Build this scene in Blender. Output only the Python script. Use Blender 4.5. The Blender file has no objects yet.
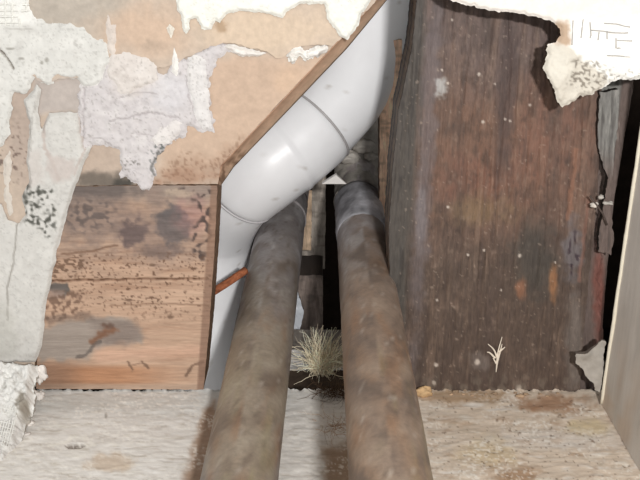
import bpy, math
import numpy as np
from mathutils import Vector

S = bpy.context.scene
# ------------------------------------------------------------------ camera
F = 900.0; TH = math.radians(20.1); H = 0.178
cam_d = bpy.data.cameras.new('camera'); cam = bpy.data.objects.new('camera', cam_d)
S.collection.objects.link(cam); S.camera = cam
cam_d.sensor_width = 36; cam_d.lens = F/640*36; cam_d.clip_start = .005; cam_d.clip_end = 20
cam.location = (0, 0, H); cam.rotation_euler = (math.pi/2-TH, 0, 0)
# ------------------------------------------------------------------ light
S.view_settings.view_transform = 'Standard'; S.view_settings.look = 'None'
S.view_settings.gamma = 1; S.view_settings.use_curve_mapping = False
S.view_settings.exposure = 0.0
w = bpy.data.worlds.new('world'); S.world = w; w.use_nodes = True
w.node_tree.nodes['Background'].inputs[0].default_value = (1, .98, .95, 1)
w.node_tree.nodes['Background'].inputs[1].default_value = .5
fl = bpy.data.lights.new('flash', 'AREA'); fl.shape = 'RECTANGLE'; fl.size = .022; fl.size_y = .012
fl.energy = 1.85; fl.color = (1, .985, .965)
flo = bpy.data.objects.new('flash', fl); S.collection.objects.link(flo)
flo.location = (.054, -.14, H+.062)
flo.rotation_euler = (Vector((.0, .32, .06))-flo.location).to_track_quat('-Z', 'Y').to_euler()

# ------------------------------------------------------------------ noise
rng = np.random.RandomState(7)
TAB = rng.rand(64, 256, 256)
def vn(x, y, seed=0):
    x = np.asarray(x, float); y = np.asarray(y, float)
    xi = np.floor(x).astype(int); yi = np.floor(y).astype(int)
    fx = x-xi; fy = y-yi; fx = fx*fx*(3-2*fx); fy = fy*fy*(3-2*fy)
    t = TAB[seed % 64]; a = xi & 255; b = yi & 255; a1 = (xi+1) & 255; b1 = (yi+1) & 255
    return (t[a, b]*(1-fx)+t[a1, b]*fx)*(1-fy)+(t[a, b1]*(1-fx)+t[a1, b1]*fx)*fy
def fbm(x, y, seed=0, oct=4):                      # about -1..1
    s = 0; a = 1; n = 0
    for k in range(oct):
        s = s+a*(vn(x*2**k+17.3*k, y*2**k+5.1*k, seed+k)*2-1); n += a; a *= .55
    return s/n*1.4
def vs(x, y, seed=0):                              # speckle field without grid directions
    x = np.asarray(x, float); y = np.asarray(y, float)
    wx = x+.5*(vn(x*.9+3, y*.9+8, seed+2)-.5); wy = y+.5*(vn(x*.9+31, y*.9+18, seed+3)-.5)
    a = vn(.8*wx+.6*wy, -.6*wx+.8*wy, seed); b = vn(.35*wx-.94*wy+9, .94*wx+.35*wy+4, seed+1)
    return (a*.5+b*.5-.5)*1.45+.5
def ss(a, b, x):
    t = np.clip((x-a)/(b-a), 0, 1); return t*t*(3-2*t)
def sdf(u, v, poly):                               # signed distance, negative inside
    p = np.array(poly, float); d = np.full(u.shape, 1e9); ins = np.zeros(u.shape, bool)
    for i in range(len(p)):
        ax, ay = p[i]; bx, by = p[(i+1) % len(p)]
        ex, ey = bx-ax, by-ay
        t = np.clip(((u-ax)*ex+(v-ay)*ey)/(ex*ex+ey*ey+1e-9), 0, 1)
        d = np.minimum(d, (u-ax-t*ex)**2+(v-ay-t*ey)**2)
        c = ((ay > v) != (by > v))
        with np.errstate(divide='ignore', invalid='ignore'):
            xx = ax+(v-ay)*ex/(ey if ey else 1e-9)
        ins ^= c & (u < xx)
    d = np.sqrt(d); return np.where(ins, -d, d)
def rough_sdf(poly, amp=2.0, sc=7.0, seed=0):
    def f(u, v):
        uu = u+amp*fbm(u/sc, v/sc, seed, 3); vv = v+amp*fbm(u/sc, v/sc, seed+5, 3)
        return sdf(uu, vv, poly)
    return f
def area(u, v, poly, amp=3, sc=9, soft=1.5, seed=0):
    return ss(soft, -soft, rough_sdf(poly, amp, sc, seed)(u, v))
def blob(u, v, cx, cy, rx, ry, amp=.35, sc=8, soft=.35, seed=0):
    r = np.sqrt(((u-cx)/rx)**2+((v-cy)/ry)**2)+amp*fbm(u/sc, v/sc, seed, 4)
    return ss(1+soft, 1-soft, r)
def seg(u, v, pts, wd=1.0, amp=1.5, sc=6, seed=0, soft=.7):
    uu = u+amp*fbm(u/sc, v/sc, seed, 3); vv = v+amp*fbm(u/sc, v/sc, seed+5, 3)
    d = np.full(u.shape, 1e9)
    for (ax, ay), (bx, by) in zip(pts[:-1], pts[1:]):
        ex, ey = bx-ax, by-ay
        t = np.clip(((uu-ax)*ex+(vv-ay)*ey)/(ex*ex+ey*ey), 0, 1)
        d = np.minimum(d, np.hypot(uu-ax-t*ex, vv-ay-t*ey))
    return ss(wd+soft, wd-soft, d)
def C(*c): return np.array(c, float)
def base(u, c): return np.ones(u.shape+(3,))*C(*c)
def mix(col, c, m):
    m = np.asarray(m)[..., None]; return col*(1-m)+np.asarray(c, float)*m
def lin(c):
    c = np.clip(np.asarray(c, float)/255, 0, 1)
    return np.where(c <= .04045, c/12.92, ((c+.055)/1.055)**2.4)

# ------------------------------------------------------------------ world geometry
cT, sT = math.cos(TH), math.sin(TH)
def ray(u, v):
    a = (np.asarray(u, float)-320)/F; b = (240-np.asarray(v, float))/F
    return np.stack([a, cT+b*sT, b*cT-sT], -1)
def at(u, v, d): return np.array([0, 0, H])+ray(u, v)*d
def on(u, v, p0, n):
    r = ray(u, v); n = np.array(n, float); c = np.array([0, 0, H])
    t = ((np.array(p0)-c)@n)/(r@n)
    return c+r*t[..., None]
Y0 = .3136
FACE = ((0, Y0, 0), (0, -1, 0))
def faceY(dy): return ((0, Y0+dy, 0), (0, -1, 0))
GROUND = ((0, 0, 0), (0, 0, 1))

# ------------------------------------------------------------------ objects
def props(o, label=None, cat=None, group=None, kind=None):
    for k, x in (('label', label), ('category', cat), ('group', group), ('kind', kind)):
        if x: o[k] = x
    return o
def empty(name, loc, label, cat, group=None):
    o = bpy.data.objects.new(name, None); S.collection.objects.link(o)
    o.location = loc; o.empty_display_size = .02
    return props(o, label, cat, group)
def mk(name, verts, faces, col, mat, parent=None, smooth=True):
    verts = np.asarray(verts, float)
    if parent is not None: org = np.array(parent.location)
    else:
        lo, hi = verts.min(0), verts.max(0); org = np.array([(lo[0]+hi[0])/2, (lo[1]+hi[1])/2, lo[2]])
    me = bpy.data.meshes.new(name)
    if isinstance(faces, np.ndarray):
        k = faces.shape[1]; n = len(faces)
        me.vertices.add(len(verts)); me.vertices.foreach_set('co', (verts-org).ravel())
        me.loops.add(n*k); me.loops.foreach_set('vertex_index', faces.ravel().astype(np.int32))
        me.polygons.add(n); me.polygons.foreach_set('loop_start', np.arange(0, n*k, k, dtype=np.int32))
        me.update(calc_edges=True)
    else:
        me.from_pydata([tuple(x) for x in verts-org], [], faces)
    col = np.asarray(col, float)
    if col.ndim == 1: col = np.tile(col, (len(verts), 1))
    a = me.color_attributes.new('Col', 'FLOAT_COLOR', 'POINT')
    a.data.foreach_set('color', np.concatenate([lin(col), np.ones((len(verts), 1))], 1).astype(np.float32).ravel())
    me.polygons.foreach_set('use_smooth', np.full(len(me.polygons), smooth))
    me.materials.append(mat); me.update()
    o = bpy.data.objects.new(name, me); S.collection.objects.link(o)
    if parent is not None: o.parent = parent
    else: o.location = org
    return o
def sheet(name, bbox, f, plane, thick, colf, mat, hf=None, side=(120, 110, 100), step=1.3, parent=None,
          rings=None, snap=True, lift=0.0):
    """solid slab: the outline f < 0 on a plane, relief hf, straight sides of the real thickness"""
    x0, y0, x1, y1 = bbox
    nu = int((x1-x0)/step)+2; nv = int((y1-y0)/step)+2
    U, V = np.meshgrid(float(x0)+np.arange(nu)*float(step), float(y0)+np.arange(nv)*float(step), indexing='ij')
    cu = U[:-1, :-1]+step/2; cv = V[:-1, :-1]+step/2
    keep = f(cu, cv) < 0
    idx = np.arange(nu*nv).reshape(nu, nv)
    q = np.stack([idx[:-1, :-1], idx[:-1, 1:], idx[1:, 1:], idx[1:, :-1]], -1)[keep]
    u = U.ravel().copy(); v = V.ravel().copy()
    e = np.concatenate([q[:, [0, 1]], q[:, [1, 2]], q[:, [2, 3]], q[:, [3, 0]]])
    key = np.minimum(e[:, 0], e[:, 1])*len(u)+np.maximum(e[:, 0], e[:, 1])
    uq, inv, cnt = np.unique(key, return_inverse=True, return_counts=True)
    be = e[cnt[inv] == 1]
    bv = np.unique(be)
    if snap:
        for _ in range(2):
            a, b = u[bv], v[bv]; h = .6
            d = f(a, b); gx = (f(a+h, b)-f(a-h, b))/(2*h); gy = (f(a, b+h)-f(a, b-h))/(2*h)
            g = np.maximum(np.hypot(gx, gy), .3)**2
            m = np.clip(d, -step, step)
            u[bv] -= m*gx/g*.8; v[bv] -= m*gy/g*.8
    used = np.unique(q); remap = -np.ones(len(u), int); remap[used] = np.arange(len(used))
    q = remap[q]; be = remap[be]; u = u[used]; v = v[used]; n = len(u)
    nrm = np.array(plane[1], float); nrm /= np.linalg.norm(nrm)
    P0 = on(u, v, *plane)+nrm*lift
    hgt = hf(u, v) if hf is not None else np.zeros(n)
    front = P0+nrm*hgt[:, None]; back = P0-nrm*thick
    colr = colf(u, v)
    rings = rings or [(0, side), (1, side)]
    verts = [front, back]; cols = [colr, np.tile(C(*rings[-1][1]), (n, 1))]
    faces = [q, q[:, ::-1]+n]
    bi = np.unique(be); bm = -np.ones(n, int); bm[bi] = np.arange(len(bi)); B = bm[be]; off = 2*n
    for k, (fr, c) in enumerate(rings):
        verts.append(front[bi]*(1-fr)+back[bi]*fr)
        cc = C(*c)*(1+.18*fbm(u[bi]/4, v[bi]/4+9*k, 3, 2))[:, None]; cols.append(cc)
        if k:
            a0 = off+(k-1)*len(bi); a1 = off+k*len(bi)
            faces.append(np.stack([B[:, 1]+a0, B[:, 0]+a0, B[:, 0]+a1, B[:, 1]+a1], -1))
    return mk(name, np.concatenate(verts), np.concatenate(faces), np.concatenate(cols), mat, parent)
def block(name, lo, hi, col, mat, parent=None, bev=.0008):
    """box with small chamfers"""
    lo = np.array(lo, float); hi = np.array(hi, float); b = min(bev, (hi-lo).min()*.3)
    vs = []; ids = {}
    for sx in (0, 1):
        for sy in (0, 1):
            for sz in (0, 1):
                s = (sx, sy, sz); corner = np.where(np.array(s) == 1, hi, lo); dr = np.where(np.array(s) == 1, -1, 1)
                for ax in range(3):
                    p = corner.copy()
                    for o_ in range(3):
                        if o_ != ax: p[o_] += dr[o_]*b
                    ids[(s, ax)] = len(vs); vs.append(p)
    fs = []
    for ax in range(3):
        o1, o2 = [k for k in range(3) if k != ax]
        for sd in (0, 1):
            loop = []
            for a, c in ((0, 0), (1, 0), (1, 1), (0, 1)):
                s = [0]*3; s[ax] = sd; s[o1] = a; s[o2] = c; loop.append(ids[(tuple(s), ax)])
            fs.append(loop)
        for a in (0, 1):
            for c in (0, 1):
                s0 = [0]*3; s0[o1] = a; s0[o2] = c; s1 = list(s0); s1[ax] = 1
                s0, s1 = tuple(s0), tuple(s1)
                fs.append([ids[(s0, o1)], ids[(s1, o1)], ids[(s1, o2)], ids[(s0, o2)]])
    for s in {k[0] for k in ids}: fs.append([ids[(s, 0)], ids[(s, 1)], ids[(s, 2)]])
    o = mk(name, vs, fs, C(*col), mat, parent, smooth=False)
    import bmesh
    bm = bmesh.new(); bm.from_mesh(o.data); bmesh.ops.recalc_face_normals(bm, faces=bm.faces); bm.to_mesh(o.data); bm.free()
    return o
def cat_rom(P, n):
    P = np.array(P, float); P = np.vstack([2*P[0]-P[1], P, 2*P[-1]-P[-2]]); out = []
    for i in range(1, len(P)-2):
        for t in np.linspace(0, 1, n, endpoint=False):
            a, b, c, d = P[i-1:i+3]
            out.append(.5*((2*b)+(-a+c)*t+(2*a-5*b+4*c-d)*t*t+(-a+3*b-3*c+d)*t**3))
    out.append(P[-2]); return np.array(out)
def tube(path, rad, segs=48, col=(128, 128, 128), disp=None, colf=None, cap=True):
    """path Nx3, rad number or N; returns verts, quads, colours, with s (metres along) and angle fed to colf / disp"""
    path = np.asarray(path, float); n = len(path)
    T = np.gradient(path, axis=0); T /= np.linalg.norm(T, axis=1)[:, None]
    s = np.concatenate([[0], np.cumsum(np.linalg.norm(np.diff(path, axis=0), axis=1))])
    ref = np.array([0, 0, 1.]) if abs(T[0][2]) < .9 else np.array([0, -1., 0])
    N = ref-T[0]*(ref@T[0]); N /= np.linalg.norm(N); Ns = []
    for i in range(n):
        N = N-T[i]*(N@T[i]); N /= np.linalg.norm(N); Ns.append(N)
    Ns = np.array(Ns); Bs = np.cross(T, Ns)
    A = np.linspace(0, 2*math.pi, segs, endpoint=False)
    R = np.tile(np.broadcast_to(np.asarray(rad, float), (n,))[:, None], (1, segs))
    Sg, Ag = np.meshgrid(s, A, indexing='ij')
    if disp is not None: R = R+disp(Sg, Ag)
    P = path[:, None]+R[..., None]*(np.cos(Ag)[..., None]*Ns[:, None]+np.sin(Ag)[..., None]*Bs[:, None])
    idx = np.arange(n*segs).reshape(n, segs); j = np.roll(idx, -1, 1)
    q = np.stack([idx[:-1], j[:-1], j[1:], idx[1:]], -1).reshape(-1, 4)
    c = colf(Sg, Ag).reshape(-1, 3) if colf is not None else np.tile(C(*col), (n*segs, 1))
    v = P.reshape(-1, 3)
    if cap:
        for k, r_ in ((0, 0), (n-1, 1)):
            base_ = len(v); v = np.vstack([v, path[k]]); c = np.vstack([c, c[idx[k, 0]]])
            a = idx[k]; b = np.roll(a, -1)
            t = np.stack([b, a, np.full(segs, base_), np.full(segs, base_)], -1) if r_ == 0 else np.stack([a, b, np.full(segs, base_), np.full(segs, base_)], -1)
            q = np.vstack([q, t])
    return v, q, c
def fix(q): return [tuple(dict.fromkeys(map(int, f))) for f in q]
def tube_obj(name, path, rad, mat, parent=None, **k):
    v, q, c = tube(path, rad, **k); return mk(name, v, fix(q), c, mat, parent)
def strands(name, paths, rad, cols, mat, parent=None, segs=3):
    V, Q, K = [], [], []; off = 0
    for p, c in zip(paths, cols):
        n = len(p); r = rad*np.linspace(1, .35, n)
        v, q, k = tube(p, r, segs=segs, col=c, cap=False); V.append(v); Q.append(q+off); K.append(k); off += len(v)
    return mk(name, np.vstack(V), np.vstack(Q), np.vstack(K), mat, parent)
def lump(name, c, r, col, mat, parent=None, seed=0, amp=.3, n=14):
    th, ph = np.meshgrid(np.linspace(0, math.pi, n), np.linspace(0, 2*math.pi, 2*n, endpoint=False), indexing='ij')
    d = np.stack([np.sin(th)*np.cos(ph), np.sin(th)*np.sin(ph), np.cos(th)], -1)
    k = 1+amp*(fbm(d[..., 0]*1.7+seed, d[..., 1]*1.7+d[..., 2]*2.3, seed, 3)); k[0] = k[0].mean(); k[-1] = k[-1].mean()
    v = (np.array(c)+d*k[..., None]*np.array(r)).reshape(-1, 3)
    idx = np.arange(n*2*n).reshape(n, 2*n); j = np.roll(idx, -1, 1)
    q = np.stack([idx[:-1], idx[1:], j[1:], j[:-1]], -1).reshape(-1, 4)
    cc = C(*col)*(1+.1*fbm(v[:, 0]*900, v[:, 2]*900+v[:, 1]*500, seed, 3))[:, None]
    return mk(name, v, q, cc, mat, parent)

# ------------------------------------------------------------------ materials
def mat(name, rough=.85, metal=0.0, grain=(1, 1, 1), scale=700, bump=.25, var=.12, spec=.3, coat=0.0, rvar=0.1):
    m = bpy.data.materials.new(name); m.use_nodes = True; nt = m.node_tree; N = nt.nodes; L = nt.links
    b = N['Principled BSDF']
    at_ = N.new('ShaderNodeAttribute'); at_.attribute_name = 'Col'
    tc = N.new('ShaderNodeTexCoord'); mp = N.new('ShaderNodeMapping'); mp.inputs['Scale'].default_value = grain
    L.new(tc.outputs['Object'], mp.inputs[0])
    n1 = N.new('ShaderNodeTexNoise'); n1.inputs['Scale'].default_value = scale; n1.inputs['Detail'].default_value = 5
    n1.inputs['Roughness'].default_value = .65; L.new(mp.outputs[0], n1.inputs['Vector'])
    mr = N.new('ShaderNodeMapRange'); mr.inputs['From Min'].default_value = .3; mr.inputs['From Max'].default_value = .7
    mr.inputs['To Min'].default_value = 1-var; mr.inputs['To Max'].default_value = 1+var
    L.new(n1.outputs['Fac'], mr.inputs['Value'])
    mx = N.new('ShaderNodeVectorMath'); mx.operation = 'SCALE'
    L.new(at_.outputs['Color'], mx.inputs[0]); L.new(mr.outputs[0], mx.inputs['Scale']); L.new(mx.outputs[0], b.inputs['Base Color'])
    bp = N.new('ShaderNodeBump'); bp.inputs['Strength'].default_value = bump; bp.inputs['Distance'].default_value = .0006
    L.new(n1.outputs['Fac'], bp.inputs['Height']); L.new(bp.outputs[0], b.inputs['Normal'])
    m2 = N.new('ShaderNodeMapRange'); m2.inputs['To Min'].default_value = rough-rvar; m2.inputs['To Max'].default_value = min(1, rough+rvar)
    L.new(n1.outputs['Fac'], m2.inputs['Value']); L.new(m2.outputs[0], b.inputs['Roughness'])
    b.inputs['Metallic'].default_value = metal; b.inputs['Specular IOR Level'].default_value = spec
    b.inputs['Coat Weight'].default_value = coat
    return m
M_plaster = mat('plaster', .9, scale=500, bump=.35, var=.05, spec=.2)
M_paper = mat('paper', .9, scale=600, bump=.2, var=.06, spec=.15)
M_wood = mat('softwood', .8, grain=(.12, .3, 1), scale=1400, bump=.35, var=.12, spec=.25)
M_dark = mat('dark_wood', .62, grain=(1, .6, .18), scale=1300, bump=.45, var=.2, spec=.3)
M_ledge = mat('ledge', .85, grain=(.15, .5, 1), scale=1200, bump=.3, var=.08, spec=.25)
M_copper = mat('aged_copper', .55, metal=.08, scale=500, bump=.25, var=.16, spec=.5, rvar=.15)
M_pvc = mat('white_plastic', .36, scale=90, bump=.03, var=.02, spec=.5, rvar=.04)
M_panel = mat('grey_board', .75, grain=(.5, 1, .12), scale=500, bump=.15, var=.05, spec=.3)
M_fibre = mat('fibre', .9, scale=300, bump=0, var=.1, spec=.1)
M_void = mat('void', .95, scale=120, bump=.3, var=.3, spec=.1)
M_rust = mat('rust', .9, scale=900, bump=.5, var=.3, spec=.1)

# ================================================================== SETTING
# ---- ledge (the floor of the opening)
def ledge_col(u, v):
    wv = 2*fbm(u/60, v/30, 40, 2)
    wv = wv+3*fbm(u/20, v/12, 41, 2); g = fbm(u/26, (v+wv)/2.6, 11, 4); g2 = fbm(u/14, v/1.6, 12, 3)
    c = base(u, (224, 220, 214))
    right = ss(300, 470, u+15*fbm(u/30, v/30, 13, 3))
    c = mix(c, (208, 190, 170), right*.85)
    c = mix(c, (236, 232, 222), ss(.25, .9, g)*.6)
    c = mix(c, (192, 182, 172), ss(.2, .9, -g)*.45)
    c = mix(c, (208, 210, 208), ss(432, 400, v+8*fbm(u/40, v/9, 42, 3))*ss(330, 250, u)*.6)
    c = mix(c, (240, 238, 234), ss(.3, .8, fbm(u/30, v/4.5, 43, 3))*.5); c = mix(c, (178, 152, 128), right*ss(.25, .8, fbm(u/18, v/7, 44, 4))*.6)
    c = mix(c, (160, 148, 128), ss(.3, .9, g2)*.3)
    c = mix(c, (200, 178, 136), blob(u, v, 490, 452, 26, 14, .5, 9, .5, 14)*.45)
    c = mix(c, (204, 186, 142), blob(u, v, 590, 428, 22, 8, .5, 9, .5, 15)*.5)
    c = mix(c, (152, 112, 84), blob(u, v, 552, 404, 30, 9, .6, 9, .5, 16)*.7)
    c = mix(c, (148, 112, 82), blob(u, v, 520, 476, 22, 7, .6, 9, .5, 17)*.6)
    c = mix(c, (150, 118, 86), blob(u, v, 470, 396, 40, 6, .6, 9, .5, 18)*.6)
    c = mix(c, (196, 170, 142), blob(u, v, 110, 462, 22, 8, .6, 9, .5, 19)*.5)
    c = mix(c, (205, 200, 195), blob(u, v, 560, 440, 70, 10, .6, 12, .5, 20)*.4)
    c = mix(c, (134, 104, 78), area(u, v, [(322, 448), (360, 440), (362, 500), (328, 500)], 5, 9, 6, 21)*.7)  # cast shadow of the right pipe, painted into the ledge colour
    c = mix(c, (140, 108, 84), area(u, v, [(186, 470), (204, 410), (216, 400), (214, 500), (182, 500)], 3, 9, 5, 22)*.7)  # shadow wedge beside the left pipe, painted brown
    c = mix(c, (196, 194, 188), blob(u, v, 90, 402, 90, 8, .4, 9, .5, 23)*.6)
    c = mix(c, (236, 232, 222), seg(u, v, [(48, 446), (65, 442), (72, 437), (88, 438), (94, 445), (80, 447)], 1.6, 1.5, 5, 24)*.7)
    c = mix(c, (128, 118, 110), blob(u, v, 75, 445.5, 9, 2.2, .3, 5, .3, 25)*.9)
    c = mix(c, (150, 143, 135), blob(u, v, 106, 416, 1.6, 3, .2, 4, .3, 26)*.7)
    c = mix(c, (242, 238, 230), ss(.55, .8, vs(u/2.2, v/1.3, 27))*ss(.3, .8, vs(u/30, v/10, 28))*.6)
    c = mix(c, (98, 78, 62), ss(.88, .97, vs(u/2.6, v/1.5, 29))*right*.5)
    return c
def ledge_h(u, v):
    return .00016*fbm(u/26, (v+3*fbm(u/20, v/12, 41, 2))/2.6, 11, 4)+.00022*fbm(u/13, v/5, 31, 3)-.0012*blob(u, v, 75, 445.5, 9, 2.2, .3, 5, .3, 25)+.0008*ss(392, 389, v)*fbm(u/3, v/3, 32, 2)
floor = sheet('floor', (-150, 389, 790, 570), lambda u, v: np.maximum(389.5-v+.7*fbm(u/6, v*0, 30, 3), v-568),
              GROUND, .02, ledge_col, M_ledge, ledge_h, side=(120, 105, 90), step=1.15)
props(floor, 'pale dusty streaked ledge running along the bottom of the opening', kind='structure')
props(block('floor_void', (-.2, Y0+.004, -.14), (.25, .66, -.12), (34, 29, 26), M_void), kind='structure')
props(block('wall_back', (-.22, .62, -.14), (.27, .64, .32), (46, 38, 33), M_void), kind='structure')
props(block('light_block_left', (-.22, Y0+.03, -.14), (-.2, .64, .32), (34, 29, 26), M_void), kind='structure')  # unseen side, added to keep world light out of the cavity
props(block('light_block_right', (.25, Y0+.03, -.14), (.27, .64, .32), (34, 29, 26), M_void), kind='structure')  # opposite unseen side, added against leaking world light
props(block('light_block_top', (-.22, Y0+.035, .30), (.27, .66, .32), (34, 29, 26), M_void), kind='structure')  # unseen lid over the cavity, added to shut out world light

# ---- left wall: tan backing board with the remains of paper and plaster
DIAG = [(400, -30), (376, 0), (331, 48), (221, 165), (218, 184)]
back_poly = [(-140, -40), (405, -40)]+DIAG+[(150, 184.5), (72, 186), (40, 300), (34, 372), (-140, 372)]
def tanc(u, v):
    c = base(u, (206, 184, 163))
    c = mix(c, (192, 179, 163), blob(u, v, 70, 8, 55, 22, .3, 20, .6, 1))
    c = mix(c, (212, 178, 150), area(u, v, [(160, 130), (214, 60), (300, 56), (345, 48), (232, 170), (160, 182)], 5, 20, 8, 2)*.9)
    c = mix(c, (190, 168, 152), blob(u, v, 22, 120, 16, 60, .3, 12, .5, 3)*.9)
    c = mix(c, (196, 172, 152), blob(u, v, 100, 160, 26, 20, .3, 12, .5, 4)*.8)
    c = mix(c, (192, 180, 172), area(u, v, [(34, 78), (84, 78), (84, 112), (34, 114)], 2, 8, 4, 334)*.9)
    c = (c*.76+c.mean(-1, keepdims=True)*.24)*.975
    return c*(1+.035*fbm(u/9, v/7, 5, 4))[..., None]
def backc(u, v):
    c = tanc(u, v)
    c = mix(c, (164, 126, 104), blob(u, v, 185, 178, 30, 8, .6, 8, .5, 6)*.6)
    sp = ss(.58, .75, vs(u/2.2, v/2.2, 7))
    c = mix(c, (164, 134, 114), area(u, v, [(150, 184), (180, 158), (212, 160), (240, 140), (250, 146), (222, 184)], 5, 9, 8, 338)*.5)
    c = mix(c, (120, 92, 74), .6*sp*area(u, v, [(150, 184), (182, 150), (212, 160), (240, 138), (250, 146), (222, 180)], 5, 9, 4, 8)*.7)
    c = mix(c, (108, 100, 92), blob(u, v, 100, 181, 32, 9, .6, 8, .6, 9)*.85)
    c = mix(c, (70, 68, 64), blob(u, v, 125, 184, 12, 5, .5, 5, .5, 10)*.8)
    c = mix(c, (222, 190, 160), blob(u, v, 290, 80, 18, 12, .4, 9, .6, 11)*.3)
    c = mix(c, (120, 104, 96), ss(.66, .8, vs(u/2.6, v/2.6, 12))*blob(u, v, 10, 155, 18, 26, .3, 9, .5, 13)*.9)
    return c
wall = sheet('wall_left', (-140, -40, 405, 375), rough_sdf(back_poly, .5, 5, 1), FACE, .011, backc, M_paper,
             lambda u, v: .0002*fbm(u/12, v/12, 14, 4), side=(176, 140, 112), step=1.6)
props(wall, 'tan wall board with torn paper and patches of white plaster, cut diagonally along the white pipe', kind='structure')
# bevelled cut of the board, facing the pipe
A_ = [(400, -26), (376, 0), (331, 48), (276, 106.5), (221, 165), (217.6, 184)]; B_ = [(409, -26), (387, 0), (347.5, 48), (292, 106.5), (234, 167), (221, 185.5)]
na = 90
ta = np.linspace(0, len(A_)-1, na); k = np.arange(len(A_))
av = np.stack([np.interp(ta, k, [p[0] for p in A_]), np.interp(ta, k, [p[1] for p in A_])], -1)
bv_ = np.stack([np.interp(ta, k, [p[0] for p in B_]), np.interp(ta, k, [p[1] for p in B_])], -1)
V, K = [], []
for j, fr in enumerate(np.linspace(0, 1, 9)):
    uu = av[:, 0]*(1-fr)+bv_[:, 0]*fr; vv = av[:, 1]*(1-fr)+bv_[:, 1]*fr
    n_ = fbm(uu/6, vv/6, 33, 3)
    V.append(on(uu, vv, (0, Y0+.0105*fr, 0), (0, -1, 0))+np.stack([0*n_, .0003*n_, 0*n_], -1))
    c = base(uu, (214, 180, 154))*(1+.08*fbm(uu/5, vv/3, 34, 3))[:, None]
    c = mix(c, (232, 206, 178), np.full(na, fr**3*.5)); c = mix(c, (150, 112, 90), np.full(na, (1-fr)**4*.6))
    c = mix(c, (112, 84, 66), ss(130, 160, vv)*ss(-.1, .4, fbm(uu/4, vv/4, 35, 2))*.6); K.append(c)
V.append(on(av[:, 0], av[:, 1], (0, Y0+.011, 0), (0, -1, 0))); K.append(base(av[:, 0], (150, 120, 96)))
V = np.array(V); idx = np.arange(V.shape[0]*na).reshape(V.shape[0], na); nx = np.roll(idx, -1, 0)
q = np.stack([idx[:, :-1], idx[:, 1:], nx[:, 1:], nx[:, :-1]], -1).reshape(-1, 4)
props(mk('bevelled_edge', V.reshape(-1, 3), q, np.concatenate(K), M_paper, wall), 'brown cut edge running diagonally beside the white pipe')

# upper torn paper layer
paper_poly = [(20, -40), (400, -40), (376, 0), (352, 25), (341, 37), (333, 46), (318, 44.5), (300, 46), (292, 49), (284, 56), (277, 58), (266, 51),
              (245, 46), (228, 42.5), (212, 45), (200, 52), (186, 57), (176, 62), (165, 68), (150, 66), (135, 60), (112, 60), (95, 75), (40, 82), (20, 60)]
def paperc(u, v):
    c = tanc(u, v)*0+tanc(u, v)
    c = mix(c, (212, 192, 170), blob(u, v, 265, 32, 70, 26, .3, 20, .6, 36)*.9)
    c = mix(c, (206, 180, 158), blob(u, v, 145, 32, 40, 26, .3, 16, .6, 37)*.8)
    c = mix(c, (176, 158, 142), blob(u, v, 152, 46, 12, 6, .5, 6, .5, 38)*.5)
    c = mix(c, (168, 142, 116), blob(u, v, 221, 25, 6, 6, .5, 5, .5, 39)*.7)
    return c*(1+.03*fbm(u/4, v/5, 50, 4))[..., None]
props(sheet('paper_layer', (18, -40, 402, 90), rough_sdf(paper_poly, 1.6, 6, 40), FACE, -.0001, paperc, M_paper,
      lambda u, v: .0011+.0002*fbm(u/8, v/8, 41, 4), side=(150, 122, 100), step=1.3, parent=wall), 'tan torn paper layer')

def plc(seed, c0, c1, c2, spots=.0, extra=None):
    def f(u, v):
        c = base(u, c0)
        c = mix(c, c1, ss(-.1, .8, fbm(u/16, v/14, seed, 4))*.8)
        c = mix(c, c2, ss(.1, .9, fbm(u/7, v/6, seed+3, 4))*.6)
        r = np.abs(fbm(u/12, v/9, seed+6, 4)); c = mix(c, C(*c2)*.82, ss(.05, 0, r)*.35)
        if spots: c = mix(c, (128, 124, 118), ss(.80, .92, vs(u/1.9, v/1.9, seed+8))*spots)
        if extra: c = extra(u, v, c)
        return c
    return f
def plh(t, seed, rough=.0004, f=None, sc=9):
    def h(u, v):
        z = t+rough*fbm(u/sc, v/sc, seed, 5)
        if f is not None: z = z*(.35+.65*ss(0, -3.5, f(u, v)))
        return z
    return h
def coat(name, poly, col, t, seed, amp=2, sc=7, rough=.0004, label=None, lift=0, step=1.2, side=(190, 182, 174), crack=None, parent=wall, hsc=9):
    f = rough_sdf(poly, amp, sc, seed); p = np.array(poly)
    h0 = plh(t, seed+1, rough, f, hsc)
    h = (lambda u, v: h0(u, v)-crack(u, v)) if crack else h0
    bb = (max(-140, p[:, 0].min()-4), max(-40, p[:, 1].min()-4), p[:, 0].max()+4, p[:, 1].max()+4)
    o = sheet(name, bb, f, FACE, -.00005, col, M_plaster, h, side=side, step=step, parent=parent, lift=lift)
    return props(o, label)
def ex_tl(u, v, c):
    c = mix(c, (98, 88, 78), seg(u, v, [(-2, 46), (5, 53), (9, 58), (14, 68)], .7, .8, 4, 51)*.9)
    c = mix(c, (250, 250, 246), ss(27, 20, v)*ss(40, 30, u)*.5)
    c = mix(c, (165, 160, 152), seg(u, v, [(5, 28), (34, 29)], .5, 1, 6, 52)*.5)
    c = mix(c, (140, 136, 128), (blob(u, v, 48, 59, 2, 2.5)+blob(u, v, 43, 62, 1.5, 1.5)+blob(u, v, 23, 58, 3, 1.2)+blob(u, v, 12, 48, 4, 1))*.6)
    return c
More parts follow.
